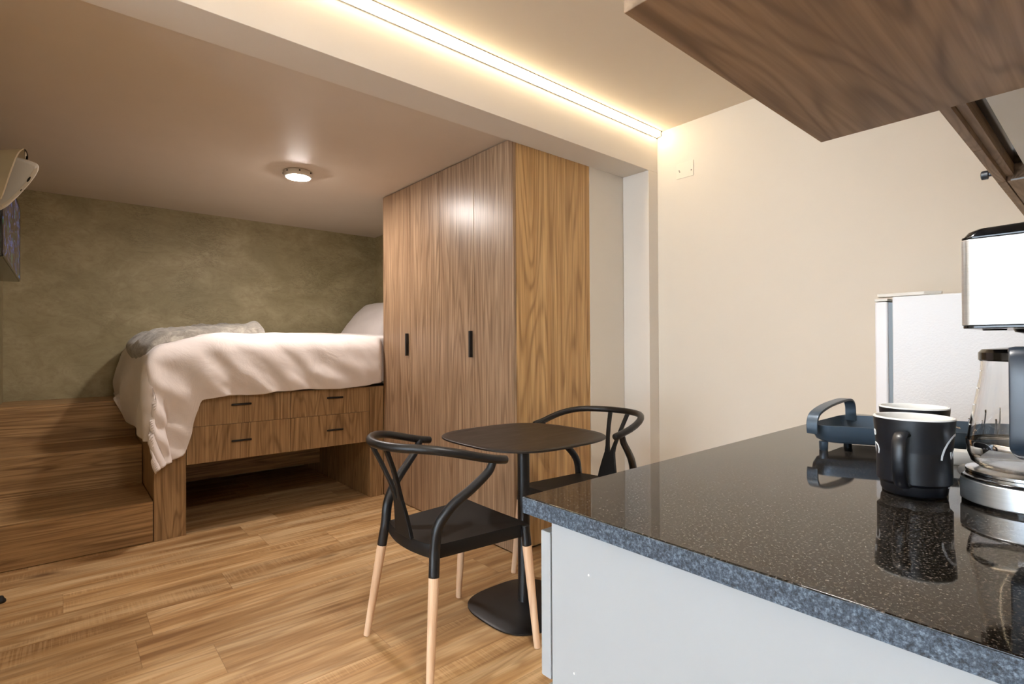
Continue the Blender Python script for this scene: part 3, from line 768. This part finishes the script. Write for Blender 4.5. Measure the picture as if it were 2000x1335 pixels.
# carafe
cf = empty('carafe', (.985, .085, CZ+.0435))
tag(cf, 'clear glass coffee carafe with black handle standing on the hot plate', 'carafe')
out = [(.040, 0), (.052, .001), (.060, .008), (.064, .020), (.0645, .034), (.061, .060), (.055, .095), (.050, .125), (.0485, .142), (.0485, .149)]
inn = [(r-.0022, z if z > .01 else z+.0022) for r, z in out]
MB().loft([[(r*math.cos(q*2*PI/64), r*math.sin(q*2*PI/64), z) for q in range(64)] for r, z in ([(.004, 0)]+out+inn[::-1]+[(.004, .0025)])]).build('glass_body', M['glass'], cf)
MB().lathe([(.0495, .1465), (.0510, .148), (.0510, .158), (.047, .1625), (.02, .165), (.004, .165)]).build('lid', M['maker_black'], cf)
MB().lathe([(.0653, .030), (.0655, .031), (.0655, .037), (.0650, .038)], n=64, cap=False).build('metal_band', M['chrome'], cf)
for k, z in enumerate((.057, .085, .108, .132)):
    rr = .0615-.0001*0
    r0 = {.057: .0617, .085: .0570, .108: .0530, .132: .0497}[z]
    a0 = math.radians(108)
    vv = []
    for da in (0, .09):
        for dz in (0, .0016):
            for off in (.0002, .0006):
                vv.append(((r0+off)*math.cos(a0+da), (r0+off)*math.sin(a0+da), z+dz))
    MB().add(vv, [(0, 1, 3, 2), (4, 6, 7, 5), (0, 4, 5, 1), (2, 3, 7, 6), (0, 2, 6, 4), (1, 5, 7, 3)]).build('measure_mark', M['print'], cf)
# handle: wide band facing the viewer
ha = math.atan2(-.085-.0, -.985)+.04
hx, hy = math.cos(ha), math.sin(ha); px_, py_ = -hy, hx
prof = [(.050, .160), (.066, .163), (.080, .156), (.086, .135), (.087, .10), (.086, .07), (.084, .046), (.077, .033), (.064, .027)]
pf = spline([(a, b, 0) for a, b in prof], 6); rings = []
for i, p in enumerate(pf):
    d = pf[min(i+1, len(pf)-1)]-pf[max(i-1, 0)]; d.normalize(); nx, nz = d.y, -d.x; u = i/(len(pf)-1)
    hw = .0215*(1-.35*sstep(.78, 1., u)); tk = .007
    ring_ = []
    for (sx, sy) in ((1, -.7), (1, .7), (.55, 1), (-.55, 1), (-1, .7), (-1, -.7), (-.55, -1), (.55, -1)):
        r = p.x-nx*tk*sx*-.5; z = p.y-nz*tk*sx*-.5
        ring_.append((hx*r+px_*hw*sy, hy*r+py_*hw*sy, z))
    rings.append(ring_)
hd = MB().loft(rings).build('handle', M['handle_blk'], cf, .0015)
em = MB().loft([[(hx*rr+px_*a, hy*rr+py_*a, .038+b) for a, b in superellipse(0, 0, .0085*k, .006*k, 2, 24)] for k, rr in ((1, .0885), (.92, .0898), (.75, .0898), (.7, .0890))]).build('emblem', M['handle_blk'], hd)

# ------------------------------------------------------------------ TV
TO = (-.26, 3.85, 1.55)
tv = empty('television', TO)
tag(tv, 'switched-on television in a black case on the alcove left wall', 'television')
box(*rel((-.30, 3.20, 1.535), (-.203, 4.385, 1.985), TO)).build('case', M['maker_black'], tv, .004)
box(*rel((-.2025, 3.215, 1.55), (-.2005, 4.37, 1.97), TO)).build('screen', M['screen'], tv)
box(*rel((-.2025, 3.205, 1.538), (-.199, 4.382, 1.549), TO)).box(*rel((-.2025, 3.205, 1.971), (-.199, 4.382, 1.982), TO)).box(*rel((-.2025, 4.371, 1.549), (-.199, 4.382, 1.971), TO)).build('bezel', M['maker_black'], tv)
box(*rel((-.319, 3.6, 1.68), (-.3005, 3.95, 1.88), TO)).build('bracket', M['black'], tv)

# ------------------------------------------------------------------ air conditioner
def bp(x, y, depth):      # point seen at (x, y) of the 2000 px frame, that far in front of the eye
    return EYE+FW*depth+RT*((x-1000)/1025.3*depth)+UP*((667.5-y)/1025.3*depth)
AO = Vector((-.26, 2.90, 1.8))
ac = empty('air_conditioner', AO)
tag(ac, 'white air conditioner with curved champagne front cover above the television', 'air conditioner')
DP = 2.10
side = Vector((-RT.x, -RT.y, .0))               # runs away from its visible end, into the wall
# the cover is a curved sheet: its visible side bulges toward the room
prof = [(49, 316, .05), (52.5, 307, .04), (51, 297, .02), (45, 290, 0), (33, 301, -.035), (20, 333, -.06), (8, 368, -.05), (0, 388, -.02), (-10, 394, .02)]
cur = spline([bp(x, y, DP+dz)-AO for x, y, dz in prof], 6)
rings = []
for e in (0., .07, .14, .21):
    lift = Vector((0, 0, -.012))*(e/.21)
    rings.append([c+side*e+lift for c in cur]+[c+side*e+lift+FW*.006 for c in cur][::-1])
MB().loft(rings).build('front_cover', M['champagne'], ac, smooth=True)
body = [(30, 304), (46, 309), (72, 319), (76, 324), (76, 331), (70, 343), (56, 361), (34, 385), (14, 403), (0, 411), (-14, 408), (-14, 380), (8, 360)]
r0_ = [bp(x, y, DP+.045)-AO for x, y in body]; r1_ = [bp(x, y, DP+.14)-AO for x, y in body]
cc = sum(r0_, Vector())/len(r0_)
MB().loft([[cc+(p-cc)*.90-FW*.012 for p in r0_], r0_, r1_]).build('body', M['white_plastic'], ac, .004, 3)
rp = [(74, 326), (73, 336), (58, 358), (36, 381), (14, 399), (4, 404), (2, 400), (12, 393), (32, 376), (52, 353), (66, 331)]
MB().loft([[bp(x, y, DP+.038)-AO for x, y in rp], [bp(x, y, DP+.029)-AO for x, y in rp]]).build('side_rim', M['plate'], ac, .002)
for (x, y, a, b) in ((56, 350, .0045, .013), (41, 371, .002, .005)):
    c0 = bp(x, y, DP+.0285)-AO
    MB().loft([[c0+RT*p+UP*q+FW*e for p, q in superellipse(0, 0, a, b, 2, 16, -.62)] for e in (0, .004)]).build('sensor_window', M['dark'], ac)
box((-.0595, -.06, -.08), (-.03, .12, .08)).build('wall_mount', M['white_plastic'], ac)

# ------------------------------------------------------------------ door stop on the floor
ds = MB().lathe([(.017, 0), (.019, .003), (.018, .012), (.012, .020), (.010, .028), (.004, .031)], (-.212, 3.268, 0), 24).build('door_stop', M['dark'], None)
tag(ds, 'tiny black door stop on the floor at the left edge', 'door stop')
